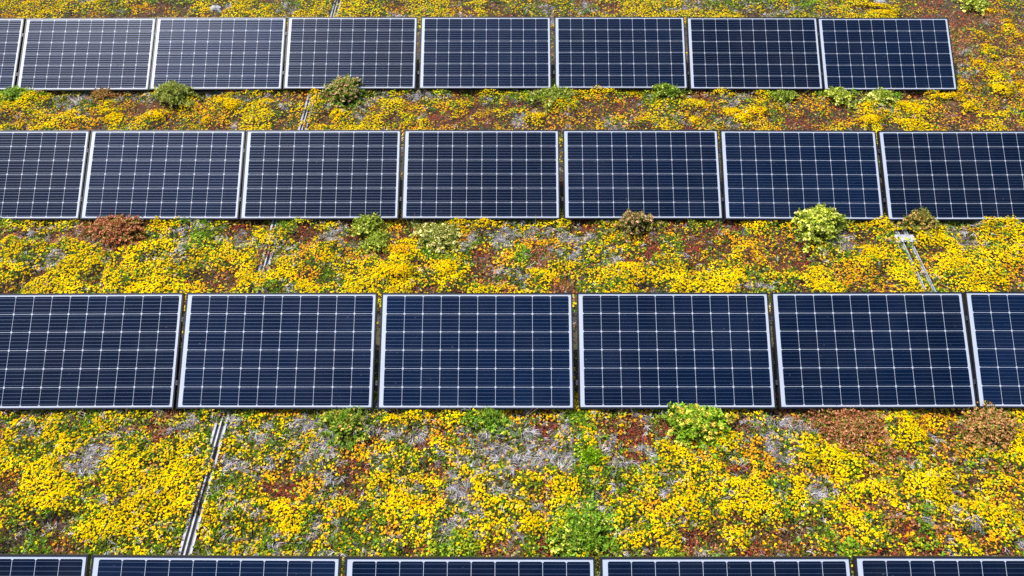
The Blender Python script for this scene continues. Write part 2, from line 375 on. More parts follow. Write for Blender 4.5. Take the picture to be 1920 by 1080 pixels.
        [0,0,5,5,6,0,1,0,11,11,11,11,11,11,11],
        [11,0,0,5,6,0,1,0,0,11,11,11,11,11,11],
        [11,1,8,5,6,6,0,7,2,11,11,11,11,11,11],
        [11,6,8,8,2,0,2,7,2,11,11,11,11,11,11],
        [11,11,6,8,2,0,2,2,7,2,11,11,11,11,11],
        [11,11,6,7,2,2,1,6,1,2,11,11,11,11,11],
        [11,11,7,7,8,7,1,1,6,6,2,11,11,11,11],
        [11,11,11,7,8,7,1,1,1,6,2,11,11,11,11],
        [11,11,11,7,7,7,7,2,5,2,7,7,11,11,11],
        [11,11,11,11,7,7,7,2,5,5,2,7,11,11,11],
        [11,11,11,11,7,2,2,2,8,7,2,2,11,11,11],
        [11,11,11,11,7,7,7,1,6,2,0,0,7,11,11],
        [11,11,11,11,11,7,7,1,6,6,2,0,7,11,11],
        [11,11,11,11,11,5,5,5,2,6,6,0,0,6,11],
        [11,11,11,11,11,5,5,5,2,6,6,6,0,6,11],
        [11,11,11,11,11,11,11,11,11,11,11,11,11,11,11],
    ]),
]

# ------------------------------------------------------------------ the planted roof: what grows where (metres)
def lattice_noise(x, y, scale, seed):
    x = np.asarray(x) / scale + 100.0
    y = np.asarray(y) / scale + 100.0
    L = np.random.default_rng(seed).random((256, 256))
    xi = np.floor(x).astype(int)
    yi = np.floor(y).astype(int)
    fx = x - xi
    fy = y - yi
    fx = fx * fx * (3 - 2 * fx)
    fy = fy * fy * (3 - 2 * fy)
    g = lambda a, b: L[a % 256, b % 256]
    return (g(xi, yi) * (1 - fx) * (1 - fy) + g(xi + 1, yi) * fx * (1 - fy) + g(xi, yi + 1) * (1 - fx) * fy + g(xi + 1, yi + 1) * fx * fy)


LET = 'YyogGrmtdck.'      # the beds by number: 0 Y dense yellow, 1 y thin yellow, 2 o orange, 3 g olive, 4 G bright green, 5 r red, 6 m maroon, 7 t tan, 8 d dry grey, 9 c cream, 10 k bare, 11 not surveyed
IDX = {c: i for i, c in enumerate(LET)}
MAPS = []
for xa, ya, dx, dy, rows in PLANTING:
    MAPS.append((xa, ya, dx, dy, np.array(rows)))


def letter_at(x, y, jitter=0.0):
    x = np.asarray(x, float)
    y = np.asarray(y, float)
    wx = (lattice_noise(x, y, 0.13, 11) - 0.5) * 0.15 + (lattice_noise(x, y, 0.05, 12) - 0.5) * 0.08
    wy = (lattice_noise(x, y, 0.13, 13) - 0.5) * 0.15 + (lattice_noise(x, y, 0.05, 14) - 0.5) * 0.08
    if jitter:
        wx = wx + rng.normal(0, jitter, x.shape)
        wy = wy + rng.normal(0, jitter, x.shape)
    X, Y = x + wx, y + wy
    out = np.full(x.shape, IDX['.'])
    for xa, ya, dx, dy, A in MAPS:
        i = np.floor((Y - ya) / dy).astype(int)
        j = np.floor((X - xa) / dx).astype(int)
        # just outside a surveyed bed the same plants carry on a little way
        ok = (i >= -2) & (i < A.shape[0] + 2) & (j >= -3) & (j < A.shape[1] + 3)
        v = A[np.clip(i, 0, A.shape[0] - 1), np.clip(j, 0, A.shape[1] - 1)]
        out = np.where(ok & (v != IDX['.']) & (out == IDX['.']), v, out)
    q = lattice_noise(X, Y, 0.28, 21) * 0.6 + lattice_noise(X, Y, 0.11, 22) * 0.4
    wild = np.array([IDX[c] for c in 'kmrtogdyYyYGg'])
    w = wild[np.clip(((q - 0.15) / 0.7 * len(wild)).astype(int), 0, len(wild) - 1)]
    return np.where(out == IDX['.'], w, out)


GX0, GX1, GY0, GY1, GS = -10.0, 10.0, 0.6, 13.0, 0.03
gx = np.arange(GX0, GX1 + GS / 2, GS)
gy = np.arange(GY0, GY1 + GS / 2, GS)
XX, YY = np.meshgrid(gx, gy)
LH = np.array([0.048, 0.032, 0.016, 0.026, 0.044, 0.012, 0.002, 0.026, 0.016, 0.036, -0.006, 0.012])
LD = np.array([1.0, 0.85, 0.55, 0.6, 0.9, 0.35, 0.2, 0.6, 0.45, 0.8, 0.0, 0.4])
L0 = letter_at(XX, YY)


def blur(A, n):
    for _ in range(n):
        P_ = np.pad(A, 1, mode='edge')
        A = (P_[:-2, 1:-1] + P_[2:, 1:-1] + P_[1:-1, :-2] + P_[1:-1, 2:] + 2 * P_[1:-1, 1:-1]) / 6
    return A


def mounds(x, y, cell, rad, seed):
    r_ = np.random.default_rng(seed)
    jx, jy, am = r_.random((256, 256)), r_.random((256, 256)), r_.random((256, 256))
    cx, cy = np.floor(x / cell).astype(int), np.floor(y / cell).astype(int)
    best = np.zeros(x.shape)
    for a in (-1, 0, 1):
        for b_ in (-1, 0, 1):
            i, j = cx + a, cy + b_
            px = (i + jx[i % 256, j % 256]) * cell
            py = (j + jy[i % 256, j % 256]) * cell
            rr = rad * (0.6 + 0.7 * am[i % 256, j % 256])
            d2 = ((x - px) ** 2 + (y - py) ** 2) / rr ** 2
            best = np.maximum(best, np.sqrt(np.maximum(0, 1 - d2)) * (0.5 + 0.5 * am[i % 256, j % 256]))
    return best


HH = blur(LH[L0], 2)
FD = blur(LD[L0], 2)
HH = HH + FD * (mounds(XX, YY, 0.21, 0.125, 61) * 0.052 + mounds(XX, YY, 0.11, 0.062, 62) * 0.020)
HH = blur(HH, 1) + (lattice_noise(XX, YY, 0.5, 31) - 0.5) * 0.02
HH = np.clip(HH, -0.012, 0.105)
DHX, DHY = np.gradient(HH, GS, axis=1), np.gradient(HH, GS, axis=0)


def height_at(x, y):
    u = np.clip((np.asarray(x) - GX0) / GS, 0, len(gx) - 1.001)
    v = np.clip((np.asarray(y) - GY0) / GS, 0, len(gy) - 1.001)
    i = v.astype(int)
    j = u.astype(int)
    fu, fv = u - j, v - i
    return HH[i, j] * (1 - fu) * (1 - fv) + HH[i, j + 1] * fu * (1 - fv) + HH[i + 1, j] * (1 - fu) * fv + HH[i + 1, j + 1] * fu * fv


def slope_at(x, y):
    j = np.clip(((x - GX0) / GS).round().astype(int), 0, len(gx) - 1)
    i = np.clip(((y - GY0) / GS).round().astype(int), 0, len(gy) - 1)
    return np.stack([-DHX[i, j], -DHY[i, j], np.ones(len(x))], -1)


def build_ground():
    st = 3
    sx, sy = gx[::st], gy[::st]
    X, Y = np.meshgrid(sx, sy)
    Z = HH[::st, ::st] * 0.55 - 0.008
    ny, nx = X.shape
    v = np.stack([X, Y, Z], -1).reshape(-1, 3)
    k = np.arange(ny * nx).reshape(ny, nx)
    f = np.stack([k[:-1, :-1], k[:-1, 1:], k[1:, 1:], k[1:, :-1]], -1).reshape(-1, 4)
    me = bpy.data.meshes.new('ground')
    me.vertices.add(len(v))
    me.vertices.foreach_set('co', v.reshape(-1).astype(np.float32))
    me.loops.add(f.size)
    me.loops.foreach_set('vertex_index', f.reshape(-1).astype(np.int32))
    me.polygons.add(len(f))
    me.polygons.foreach_set('loop_start', np.arange(0, f.size, 4, dtype=np.int32))
    me.materials.append(M_GROUND)
    me.update(calc_edges=True)
    me.polygons.foreach_set('use_smooth', [True] * len(f))
    tag(link_mesh('ground', me), kind='structure')
    far = bpy.data.meshes.new('roof_surface')
    R = 150.0
    far.from_pydata([(-R, -R, -0.03), (R, -R, -0.03), (R, R, -0.03), (-R, R, -0.03)], [], [(0, 1, 2, 3)])
    far.materials.append(M_GROUND)
    tag(link_mesh('roof_surface', far), kind='structure')


build_ground()

# ------------------------------------------------------------------ solar panels
W, H, TILT, ZF = 1.650, 0.985, math.radians(30.0), 0.11
ct, st_ = math.cos(TILT), math.sin(TILT)
CP = 0.159
GAPX, GAPY = 0.0034, 0.0040
ML, MB = 0.0375, 0.0155


def frame_mesh():
    t, lo, hi = 0.010, -0.038, 0.003
    e = 0.003                                           # the lip laps 3 mm over the laminate
    return boxes('frame', [(-W / 2 - t, W / 2 + t, -t, 0, lo, hi), (-W / 2 - t, W / 2 + t, H, H + t, lo, hi),
                           (-W / 2 - t, -W / 2, 0, H, lo, hi), (W / 2, W / 2 + t, 0, H, lo, hi),
                           (-W / 2, W / 2, 0, e, 0.001, hi), (-W / 2, W / 2, H - e, H, 0.001, hi),
                           (-W / 2, -W / 2 + e, e, H - e, 0.001, hi), (W / 2 - e, W / 2, e, H - e, 0.001, hi)], [M_FRAME])


def cell_mesh():
    a, b, c, h = (CP - GAPX) / 2, (CP - GAPY) / 2, 0.0085, 0.0006
    ring = [(-a + c, -b), (a - c, -b), (a, -b + c), (a, b - c), (a - c, b), (-a + c, b), (-a, b - c), (-a, -b + c)]
    v = [(x, y, 0.0002) for x, y in ring] + [(x, y, h) for x, y in ring]
    f = [tuple(range(8, 16))] + [(i, (i + 1) % 8, (i + 1) % 8 + 8, i + 8) for i in range(8)]
    mi = [0] * 9
    for i in range(5):                                  # five busbars, slightly proud
        y = -b + (i + 0.5) * 2 * b / 5
        hw = 0.0011
        k = len(v)
        v += [(-a, y - hw, h + 0.0003), (a, y - hw, h + 0.0003), (a, y + hw, h + 0.0003), (-a, y + hw, h + 0.0003)]
        f.append((k, k + 1, k + 2, k + 3))
        mi.append(1)
    me = bpy.data.meshes.new('cell')
    me.from_pydata(v, [], f)
    me.materials.append(M_CELL)
    me.materials.append(M_BUSBAR)
    me.polygons.foreach_set('material_index', mi)
    me.update()
    return me


ME_FRAME = frame_mesh()
ME_SHEET = boxes('backsheet', [(-W / 2, W / 2, 0, H, -0.006, 0)], [M_SHEET])
ME_CELL = cell_mesh()
ME_CLAMP = boxes('clamp', [(-0.014, 0.004, -0.02, 0.02, 0.0032, 0.0056), (-0.0085, -0.0025, -0.02, 0.02, -0.03, 0.0032), (-0.009, -0.001, -0.006, 0.006, 0.0056, 0.010)], [M_STEEL])


def leg_mesh(name, ylocal, half):
    """vertical post from the underside of the tilted frame to the ground, in panel coordinates"""
    top = Vector((0, ylocal * ct + 0.038 * st_, ylocal * st_ - 0.038 * ct))
    bot = Vector((0, top.y, -ZF + 0.0))
    inv = Matrix.Rotation(-TILT, 4, 'X')
    v = []
    for p in (bot, top):
        for sx, sy in ((-1, -1), (1, -1), (1, 1), (-1, 1)):
            v.append(inv @ (p + Vector((sx * half, sy * half, 0))))
    fb = len(v)
    for z in (0.0, 0.008):
        for sx, sy in ((-1, -1), (1, -1), (1, 1), (-1, 1)):
            v.append(inv @ (bot + Vector((sx * half * 3, sy * half * 3, z))))
    f = []
    for b in (0, fb):
        f += [(b, b + 3, b + 2, b + 1), (b + 4, b + 5, b + 6, b + 7)] + [(b + i, b + (i + 1) % 4, b + (i + 1) % 4 + 4, b + i + 4) for i in range(4)]
    me = bpy.data.meshes.new(name)
    me.from_pydata([tuple(q) for q in v], [], f)
    me.materials.append(M_STEEL)
    me.update()
    return me


ME_REAR = leg_mesh('rear_leg', H - 0.06, 0.016)
ME_FRONT = leg_mesh('front_foot', 0.10, 0.018)
ME_BEAM = boxes('cross_beam', [(-W / 2, W / 2, 0.20, 0.235, -0.075, -0.0385), (-W / 2, W / 2, 0.75, 0.785, -0.075, -0.0385)], [M_STEEL])


def make_panel(x, y, yaw, label):
    root = empty('solar_panel', (x, y, ZF), (TILT, 0, yaw))
    tag(root, label, 'solar panel', 'solar panels in tilted rows')
    tone = random.uniform(0.75, 1.4)
    link_mesh('frame', ME_FRAME, root)
    link_mesh('backsheet', ME_SHEET, root)
    for r in range(6):
        for c in range(10):
            o = link_mesh('cell', ME_CELL, root)
            o['panel_tone'] = tone
            o.location = (-W / 2 + ML + (c + 0.5) * CP, MB + (r + 0.5) * CP, 0)
    link_mesh('cross_beam', ME_BEAM, root)
    for s in (-1, 1):
        link_mesh('rear_leg', ME_REAR, root).location = (s * 0.62, 0, 0)
        link_mesh('front_foot', ME_FRONT, root).location = (s * 0.62, 0, 0)
    for yy in (0.21, 0.76):
        link_mesh('clamp', ME_CLAMP, root).location = (-W / 2 - 0.0178, yy, 0)
    return root


PANELS = {
    0: [(-7.165, 8.527, 0.004), (-5.464, 8.527, 0.0057), (-3.785, 8.543, 0.0022), (-2.094, 8.551, -0.0011), (-0.378, 8.554, 0.0004), (1.339, 8.552, -0.0024), (3.039, 8.535, -0.0045), (4.718, 8.516, 0.0002)],
    1: [(-5.433, 6.119, 0.0038), (-3.751, 6.122, -0.0009), (-2.064, 6.123, 0.0029), (-0.363, 6.124, -0.0006), (1.35, 6.124, -0.0004), (3.039, 6.113, -0.0066), (4.742, 6.106, 0.0008)],
    2: [(-3.733, 3.741, 0.0072), (-2.041, 3.747, 0.0006), (-0.333, 3.746, 0.0005), (1.376, 3.752, 0.0006), (3.078, 3.758, 0.0035), (4.76, 3.759, -0.0075)],
    3: [(-3.698, 1.373, 0.0001), (-2.006, 1.366, -0.0047), (-0.3, 1.36, -0.0002), (1.408, 1.364, 0.0029), (3.105, 1.371, -0.0001)],
}
ORD = ['first', 'second', 'third', 'fourth', 'fifth', 'sixth', 'seventh', 'eighth']
PLAB = {
    0: ['sliver of greyish panel cut by the left edge in the farthest row',
        'glare-greyed blue panel in the farthest row, first whole one from the left',
        'greyish blue panel behind the spiky green plant in the farthest row',
        'blue panel behind the big pink-headed plant in the farthest row',
        'navy panel in the farthest row, right of the one behind the pink-headed plant',
        'navy panel in the farthest row, third from its right-hand end',
        'navy panel in the farthest row, second from its free right-hand end',
        'navy panel at the free right-hand end of the farthest row'],
    1: ['blue panel cut by the left edge in the second farthest row',
        'blue panel with a rust-red bush at its foot in the second farthest row',
        'blue panel in the second farthest row, third from the left edge',
        'navy panel behind the pale cream clump in the second farthest row',
        'navy panel with pale pink flower heads at its foot, second farthest row',
        'navy panel behind the tall lime-green clump in the second farthest row',
        'navy panel cut by the right edge in the second farthest row'],
    2: ['large blue panel cut by the left edge in the second nearest row',
        'blue panel above the upper end of the rail in the second nearest row',
        'navy panel in the second nearest row, third from the left edge',
        'navy panel behind the lime clump with yellow heads, second nearest row',
        'navy panel above the wide rust-brown patch in the second nearest row',
        'narrow piece of panel cut by the right edge, second nearest row'],
    3: ['top edge of the leftmost panel in the nearest row, cut at the left',
        'top edge of the nearest-row panel at the lower end of the rail',
        'top edge of the middle panel in the nearest row',
        'top edge of the panel right of the middle one in the nearest row',
        'top edge of the rightmost panel in the nearest row'],
}
for r in PANELS:
    for i, (x, y, yaw) in enumerate(PANELS[r]):
        make_panel(x, y, yaw, PLAB[r][i])

# ------------------------------------------------------------------ aluminium base rails between the rows
def rail(name, x0, y0, x1, y1, strips, label, plate_at=None):
    L = math.hypot(x1 - x0, y1 - y0)
    root = empty(name, (x0, y0, 0.0), (0, 0, -math.atan2(x1 - x0, y1 - y0)))
    tag(root, label, 'mounting rail', 'base rails running between the rows')
    if plate_at is None:
        link_mesh('base_channel', boxes('base_channel', [(-0.0525, 0.0525, 0, L, 0.016, 0.024)], [M_ALU_DARK]), root)
    else:
        for k in range(int(L / 0.3)):
            link_mesh('tie_bar', boxes('tie_bar', [(-0.056, 0.056, 0.1 + k * 0.3, 0.12 + k * 0.3, 0.012, 0.024)], [M_ALU_DARK]), root)
    for a, b, z, m in strips:
        o = link_mesh('rail_strip', boxes('rail_strip', [(a, b, 0.0, L, 0.0242, z)], [m]), root)
    if plate_at:
        link_mesh('joint_plate', boxes('joint_plate', [(-0.10, 0.10, plate_at - 0.055, plate_at + 0.055, 0.0605, 0.066)], [M_BRIGHT]), root)
    return root


rail('mounting_rail', -2.447, 1.6, -2.622, 11.4, [(-0.052, -0.032, 0.046, M_ALU), (-0.007, 0.005, 0.050, M_ALU), (0.036, 0.052, 0.046, M_ALU)],
     'long grey aluminium rail crossing the beds on the left side')
rail('mounting_rail', 4.021, 4.4, 4.026, 6.25, [(-0.060, -0.053, 0.060, M_BRIGHT), (-0.036, -0.029, 0.060, M_BRIGHT), (0.030, 0.037, 0.060, M_BRIGHT), (0.053, 0.060, 0.060, M_BRIGHT)],
     'bright ladder-like aluminium rail on the right with a shiny joint plate', plate_at=1.465)

# ------------------------------------------------------------------ plant pieces (all built from small leaf and petal quads)
def unit(v):
    return v / np.maximum(np.linalg.norm(v, axis=-1, keepdims=True), 1e-9)


def kite(base, d, side, L, wd):
    """a leaf or petal: base point, direction, side vector, length, width -> (N,4,3)"""
    L = np.asarray(L)[..., None]
    wd = np.asarray(wd)[..., None]
    return np.stack([base, base + d * L * 0.55 + side * wd, base + d * L, base + d * L * 0.55 - side * wd], axis=-2)


def heads(P, R, n, tint, nrm=None, flat=0.8):
    """flower heads: N centres P, radius R, n petals each, tint (N,3)"""
    N = len(P)
    ang = rng.random((N, n)) * 2 * np.pi
    rad = np.sqrt(rng.random((N, n))) * R[:, None]
    off = np.stack([np.cos(ang) * rad, np.sin(ang) * rad, -flat * rad ** 2 / np.maximum(R[:, None], 1e-6) * 0.5 + rng.normal(0, 0.0016, (N, n))], -1)
    c = P[:, None, :] + off
    nv = np.stack([np.cos(ang) * rad / R[:, None] * 0.8, np.sin(ang) * rad / R[:, None] * 0.8, np.ones((N, n))], -1) + rng.normal(0, 0.40, (N, n, 3))
    if nrm is not None:
        nv = nv + nrm[:, None, :] * 1.6
    nv = unit(nv)
    t = unit(np.cross(nv, rng.normal(0, 1, (N, n, 3))))
    s = np.cross(nv, t)
    sz = (R[:, None] * (0.42 + 0.30 * rng.random((N, n))))[..., None]
    q = np.stack([c - t * sz, c + s * sz * 0.75, c + t * sz, c - s * sz * 0.75], axis=-2)
    col = tint[:, None, :] * (0.72 + 0.46 * rng.random((N, n, 1)))
    return q.reshape(-1, 4, 3), col.reshape(-1, 3)


def shoots(P, L, n, tint, lo=0.15, hi=1.1, wide=0.26):
    """leafy shoots: N bases, leaf length L, n leaves each"""
    N = len(P)
    az = rng.random((N, n)) * 2 * np.pi
    el = lo + (hi - lo) * rng.random((N, n))
    d = np.stack([np.cos(az) * np.cos(el), np.sin(az) * np.cos(el), np.sin(el)], -1)
    side = unit(np.cross(d, rng.normal(0, 1, (N, n, 3)) + np.array([0, 0, 1.5])))
    ll = L[:, None] * (0.7 + 0.6 * rng.random((N, n)))
    base = P[:, None, :] + np.stack([np.zeros((N, n)), np.zeros((N, n)), rng.random((N, n)) * L[:, None] * 0.5], -1)
    q = kite(base, d, side, ll, ll * wide)
    col = tint[:, None, :] * (0.65 + 0.6 * rng.random((N, n, 1)))
    return q.reshape(-1, 4, 3), col.reshape(-1, 3)


def stalks(P, L, n, tint, width=0.0016, lo=0.0, hi=0.5, heading=None):
    """dry curved stalks in two segments"""
    N = len(P)
    az = rng.random((N, n)) * 2 * np.pi if heading is None else heading[:, None] + rng.normal(0, 0.5, (N, n))
    el = lo + (hi - lo) * rng.random((N, n))
    ll = (L[:, None] * (0.6 + 0.8 * rng.random((N, n))))[..., None]
    d1 = np.stack([np.cos(az) * np.cos(el), np.sin(az) * np.cos(el), np.sin(el)], -1)
    az2 = az + rng.normal(0, 0.7, (N, n))
    el2 = el - 0.2 - 0.6 * rng.random((N, n))
    d2 = np.stack([np.cos(az2) * np.cos(el2), np.sin(az2) * np.cos(el2), np.sin(el2)], -1)
    p0 = P[:, None, :] + rng.normal(0, 0.008, (N, n, 3)) * np.array([1, 1, 0.4])
    p1 = p0 + d1 * ll * 0.5
    p2 = p1 + d2 * ll * 0.5
    s = np.stack([-np.sin(az), np.cos(az), np.zeros_like(az)], -1) * width
    q = np.stack([np.stack([p0 - s, p0 + s, p1 + s, p1 - s], -2), np.stack([p1 - s, p1 + s, p2 + s * 0.5, p2 - s * 0.5], -2)], axis=2)
    col = (tint[:, None, :] * (0.7 + 0.5 * rng.random((N, n, 1))))
    col = np.repeat(col[:, :, None, :], 2, axis=2)
    return q.reshape(-1, 4, 3), col.reshape(-1, 3)


YEL = np.array([0.88, 0.625, 0.002])
ORA = np.array([0.84, 0.40, 0.012])
LEAFC = {
    'g': np.array([0.140, 0.185, 0.016]), 'G': np.array([0.19, 0.33, 0.016]), 'r': np.array([0.36, 0.070, 0.035]),
    'm': np.array([0.165, 0.080, 0.036]), 't': np.array([0.46, 0.20, 0.085]), 'd': np.array([0.22, 0.20, 0.18]),
    'l': np.array([0.50, 0.56, 0.03]), 'b': np.array([0.24, 0.125, 0.018]),
}
GREY = np.array([0.43, 0.40, 0.42])
# what grows in each kind of bed: flower, orange flower, lime head, cream head, shoots g G r m t b, stalks, bare
KIND = ['fy', 'fo', 'fl', 'fc', 'g', 'G', 'r', 'm', 't', 'b', 'd', 'n']
PROB = {
    'Y': [.82, .03, .03, 0, .10, .05, .0, .01, .0, .02, .005, 0],
    'y': [.46, .04, .05, 0, .26, .08, .01, .04, .02, .04, .03, .01],
    'o': [.14, .36, .01, .01, .07, .02, .07, .12, .08, .11, .01, .0],
    'g': [.13, .02, .07, .01, .46, .16, .01, .04, .02, .04, .06, .0],
    'G': [.05, .01, .24, .01, .20, .46, 0, .01, 0, .01, .01, 0],
    'r': [.01, .06, .01, .01, .05, .01, .62, .22, .12, .05, .01, 0],
    'm': [.04, .09, .02, .01, .15, .02, .09, .32, .12, .13, .01, .0],
    't': [.01, .03, .01, .04, .08, .02, .10, .12, .50, .06, .03, 0],
    'd': [.09, .02, .03, .02, .30, .06, .03, .06, .05, .05, .30, .0],
    'c': [.05, .02, .10, .42, .15, .20, 0, .02, .02, .01, .01, 0],
    'k': [.01, .01, 0, .01, .08, .02, .03, .30, .02, .08, .04, .40],
}
CUM = np.array([np.cumsum(PROB[c]) / np.sum(PROB[c]) for c in LET[:-1]])

BUSHES = []     # filled below: (x, y, radius) kept clear of the low carpet
CUSH = []


def scatter(x0, x1, y0, y1, s):
    nx, ny = int((x1 - x0) / s), int((y1 - y0) / s)
    X, Y = np.meshgrid(x0 + (np.arange(nx) + 0.5) * s, y0 + (np.arange(ny) + 0.5) * s)
    X = X.ravel() + rng.uniform(-0.6, 0.6, X.size) * s
    Y = Y.ravel() + rng.uniform(-0.6, 0.6, Y.size) * s
    return X, Y


def rail_clear(x, y):
    """True where trampled soil keeps the low plants off the rails"""
    xl = -2.447 + (y - 1.6) * (-0.175 / 9.8)
    left = np.abs(x - xl) < 0.056
    n = lattice_noise(x * 3, y, 0.16, 41)
    vis = ((y > 2.2) & (y < 3.62) & (n < 0.72)) | ((y > 4.8) & (y < 5.60) & (n < 0.55)) | ((y > 7.3) & (y < 8.35) & (n < 0.62)) | ((y > 10.2) & (y < 10.9) & (n < 0.6))
    xr = 4.018 + (y - 3.2) * 0.0025
    right = (np.abs(np.abs(x - xr) - 0.045) < 0.019) & (y > 4.9) & (y < 5.97) & (n < 0.62)
    plate = (np.abs(x - xr) < 0.115) & (y > 5.83) & (y < 5.97)
    return (left & vis) | right | plate

# ------------------------------------------------------------------ bushes standing in the beds (each a thing of its own)
def dome_points(n, r, h):
    """stem tips of a loose mound: dense in the middle, thinning into stragglers at the rim"""
    az = rng.random(n) * 2 * np.pi
    a = rng.random(4) * 6.28
    k = 1 + 0.20 * np.sin(2 * az + a[0]) + 0.14 * np.sin(3 * az + a[1]) + 0.10 * np.sin(5 * az + a[2])
    u = np.abs(rng.normal(0, 0.62, n))
    u = np.where(u > 1.7, 1.7 * rng.random(n), u)
    z = h * (0.22 + 0.78 * np.maximum(0.0, 1 - (u / 1.15) ** 2) ** 0.8) * rng.uniform(0.70, 1.12, n)
    return np.stack([np.cos(az) * u * r * k, np.sin(az) * u * r * k, z], -1)


def bush(x, y, r, h, n, head_col, leaf_col, label, head_r=0.016, leaf_l=0.035, head_frac=1.0, second=None, name='stonecrop_bush', spiky=False, cat='plant'):
    z = float(height_at(x, y)) * 0.5
    n = int(n * 1.5)
    head_r *= 0.78 if head_col[0] > head_col[1] * 1.25 else 1.15
    head_frac *= 1.0 if head_col[0] > head_col[1] * 1.25 else 0.55
    h *= 0.78
    lift = 1.0 if head_col[0] > head_col[1] * 1.25 else 1.25
    head_col = head_col * 1.4
    second = None if second is None else second * 1.4
    leaf_col = leaf_col * C(1.45, 1.25, 0.9) * lift
    root = empty(name, (x, y, z))
    tag(root, label, cat, 'taller plants growing between the rows')
    tips = dome_points(n, r, h)
    tips[:, 2] += 0.008
    foot = tips * np.array([0.45, 0.45, 0.0])
    az = rng.random(n) * 6.28
    s = np.stack([np.cos(az), np.sin(az), np.zeros(n)], -1) * 0.0016
    st = np.stack([foot - s, foot + s, tips + s, tips - s], -2)
    link_mesh('stems', quad_mesh('stems', st, np.tile(np.array([[0.14, 0.09, 0.035]]), (n, 1)) * (0.7 + 0.6 * rng.random((n, 1))), M_GRASS), root)['kind'] = 'stuff'
    qs, cs = [], []
    for f in (0.45, 0.65, 0.82, 0.97):
        p = foot + (tips - foot) * f
        tint = np.where(rng.random((n, 1)) < 0.25, LEAFC['g'] * 1.3, leaf_col) * (0.6 + 0.7 * rng.random((n, 1)))
        q, c = shoots(p, np.full(n, leaf_l * (1.2 - 0.4 * f)), 3 if lift == 1.0 else 4, tint, 0.5 if spiky else -0.1, 1.4 if spiky else 1.0, 0.16 if spiky else 0.24)
        qs.append(q)
        cs.append(c)
    link_mesh('foliage', quad_mesh('foliage', np.concatenate(qs), np.concatenate(cs), M_LEAF), root)['kind'] = 'stuff'
    m = rng.random(n) < head_frac
    if m.any():
        t = tips[m] + np.array([0, 0, 0.006])
        col = np.tile(head_col, (len(t), 1))
        if second is not None:
            w = (rng.random(len(t)) < 0.4)[:, None]
            col = np.where(w, second, col)
        col = col * (0.75 + 0.45 * rng.random((len(t), 1)))
        q, c = heads(t, head_r * (0.8 + 0.6 * rng.random(len(t))), 9, col * 1.25)
        link_mesh('flower_heads', quad_mesh('flower_heads', q, c, M_FLOWER), root)['kind'] = 'stuff'
    BUSHES.append((x, y, r * 0.7))
    return root


C = lambda *a: np.array(a)
LIME, LIMEH = C(0.20, 0.28, 0.035), C(0.46, 0.46, 0.09)
GREEN = C(0.10, 0.20, 0.025)
bush(-2.142, 8.47, .28, .25, 260, C(.44, .22, .13), C(.13, .24, .03), 'big rounded plant with pinkish-brown heads over green leaves, beside the rail', .017, .04, second=C(.40, .27, .14))
bush(-4.272, 8.41, .22, .17, 230, C(.40, .44, .16), C(.24, .30, .09), 'spiky green plant under the farthest row, left of the rail', .010, .055, .5, spiky=True)
bush(1.88, 8.47, .17, .17, 90, C(.42, .45, .10), C(.15, .26, .03), 'small upright bright green plant at the middle of the farthest row', .014, .045, .8, spiky=True)
bush(4.034, 8.435, .19, .13, 120, LIMEH, LIME, 'lime-green clump below the last panel gap of the farthest row', .018, .04)
bush(4.579, 8.41, .21, .12, 110, C(.52, .48, .16), LIME, 'pale lime clump below the end panel of the farthest row', .018, .04, second=LIMEH)
bush(3.163, 6.03, .25, .21, 260, C(.46, .48, .06), LIME, 'tall bright lime-green clump overlapping the second farthest row', .018, .042, second=C(.50, .46, .13))
bush(4.25, 6.12, .23, .17, 210, C(.44, .24, .08), C(.14, .17, .03), 'orange-brown headed plant above the shiny joint plate', .017, .04, second=C(.36, .20, .08))
bush(1.251, 6.05, .19, .20, 130, C(.46, .25, .16), C(.13, .16, .04), 'loose plant with pale pink heads overlapping a panel edge', .015, .036, second=C(.36, .17, .09))
bush(-4.145, 5.97, .32, .17, 330, C(.40, .15, .075), C(.24, .10, .045), 'rust-red bush at the left below the second farthest row', .014, .034, second=C(.46, .22, .12))
bush(1.492, 3.61, .24, .17, 250, C(.56, .48, .07), C(.16, .31, .018), 'lime-green clump with yellow heads below the second nearest row', .017, .036, .5, second=C(.60, .36, .06))
bush(2.835, 3.56, .36, .10, 420, C(.42, .17, .09), C(.24, .11, .05), 'wide rust-brown patch of dry heads below the second nearest row', .010, .03, second=C(.46, .26, .15))
bush(3.946, 3.58, .25, .17, 300, C(.50, .25, .13), C(.26, .17, .06), 'tan-orange rounded bush at the right below the second nearest row', .010, .034, second=C(.46, .22, .11))
bush(-0.797, 5.87, .24, .12, 210, C(.54, .50, .20), C(.18, .22, .05), 'pale cream-headed clump in the bed behind the second nearest row', .016, .034, second=C(.50, .42, .16))
bush(-1.551, 6.03, .18, .13, 120, LIMEH, LIME, 'fresh green plant reaching the panel edge left of the cream clump', .013, .04, .6)
bush(-1.429, 5.80, .15, .08, 100, LIMEH, LIME, 'low yellow-green clump left of the cream-headed clump', .014, .034)
bush(-1.434, 3.62, .21, .12, 170, C(.56, .42, .08), C(.13, .26, .02), 'leafy green clump with peach and yellow heads beside the grey grass', .017, .04, .6, second=C(.55, .27, .10))
bush(0.499, 8.47, .33, .09, 200, C(.44, .42, .12), C(.15, .22, .03), 'wide pale green strip of plants under the middle of the farthest row', .015, .034, .8)
bush(0.505, 2.66, .24, .08, 210, C(.50, .48, .08), C(.11, .24, .02), 'leafy green clump in front of the middle nearest panel', .015, .036, .5)
bush(6.679, 10.76, .18, .14, 120, LIMEH, LIME, 'lime clump beyond the end of the farthest row, at the top right', .018, .04)
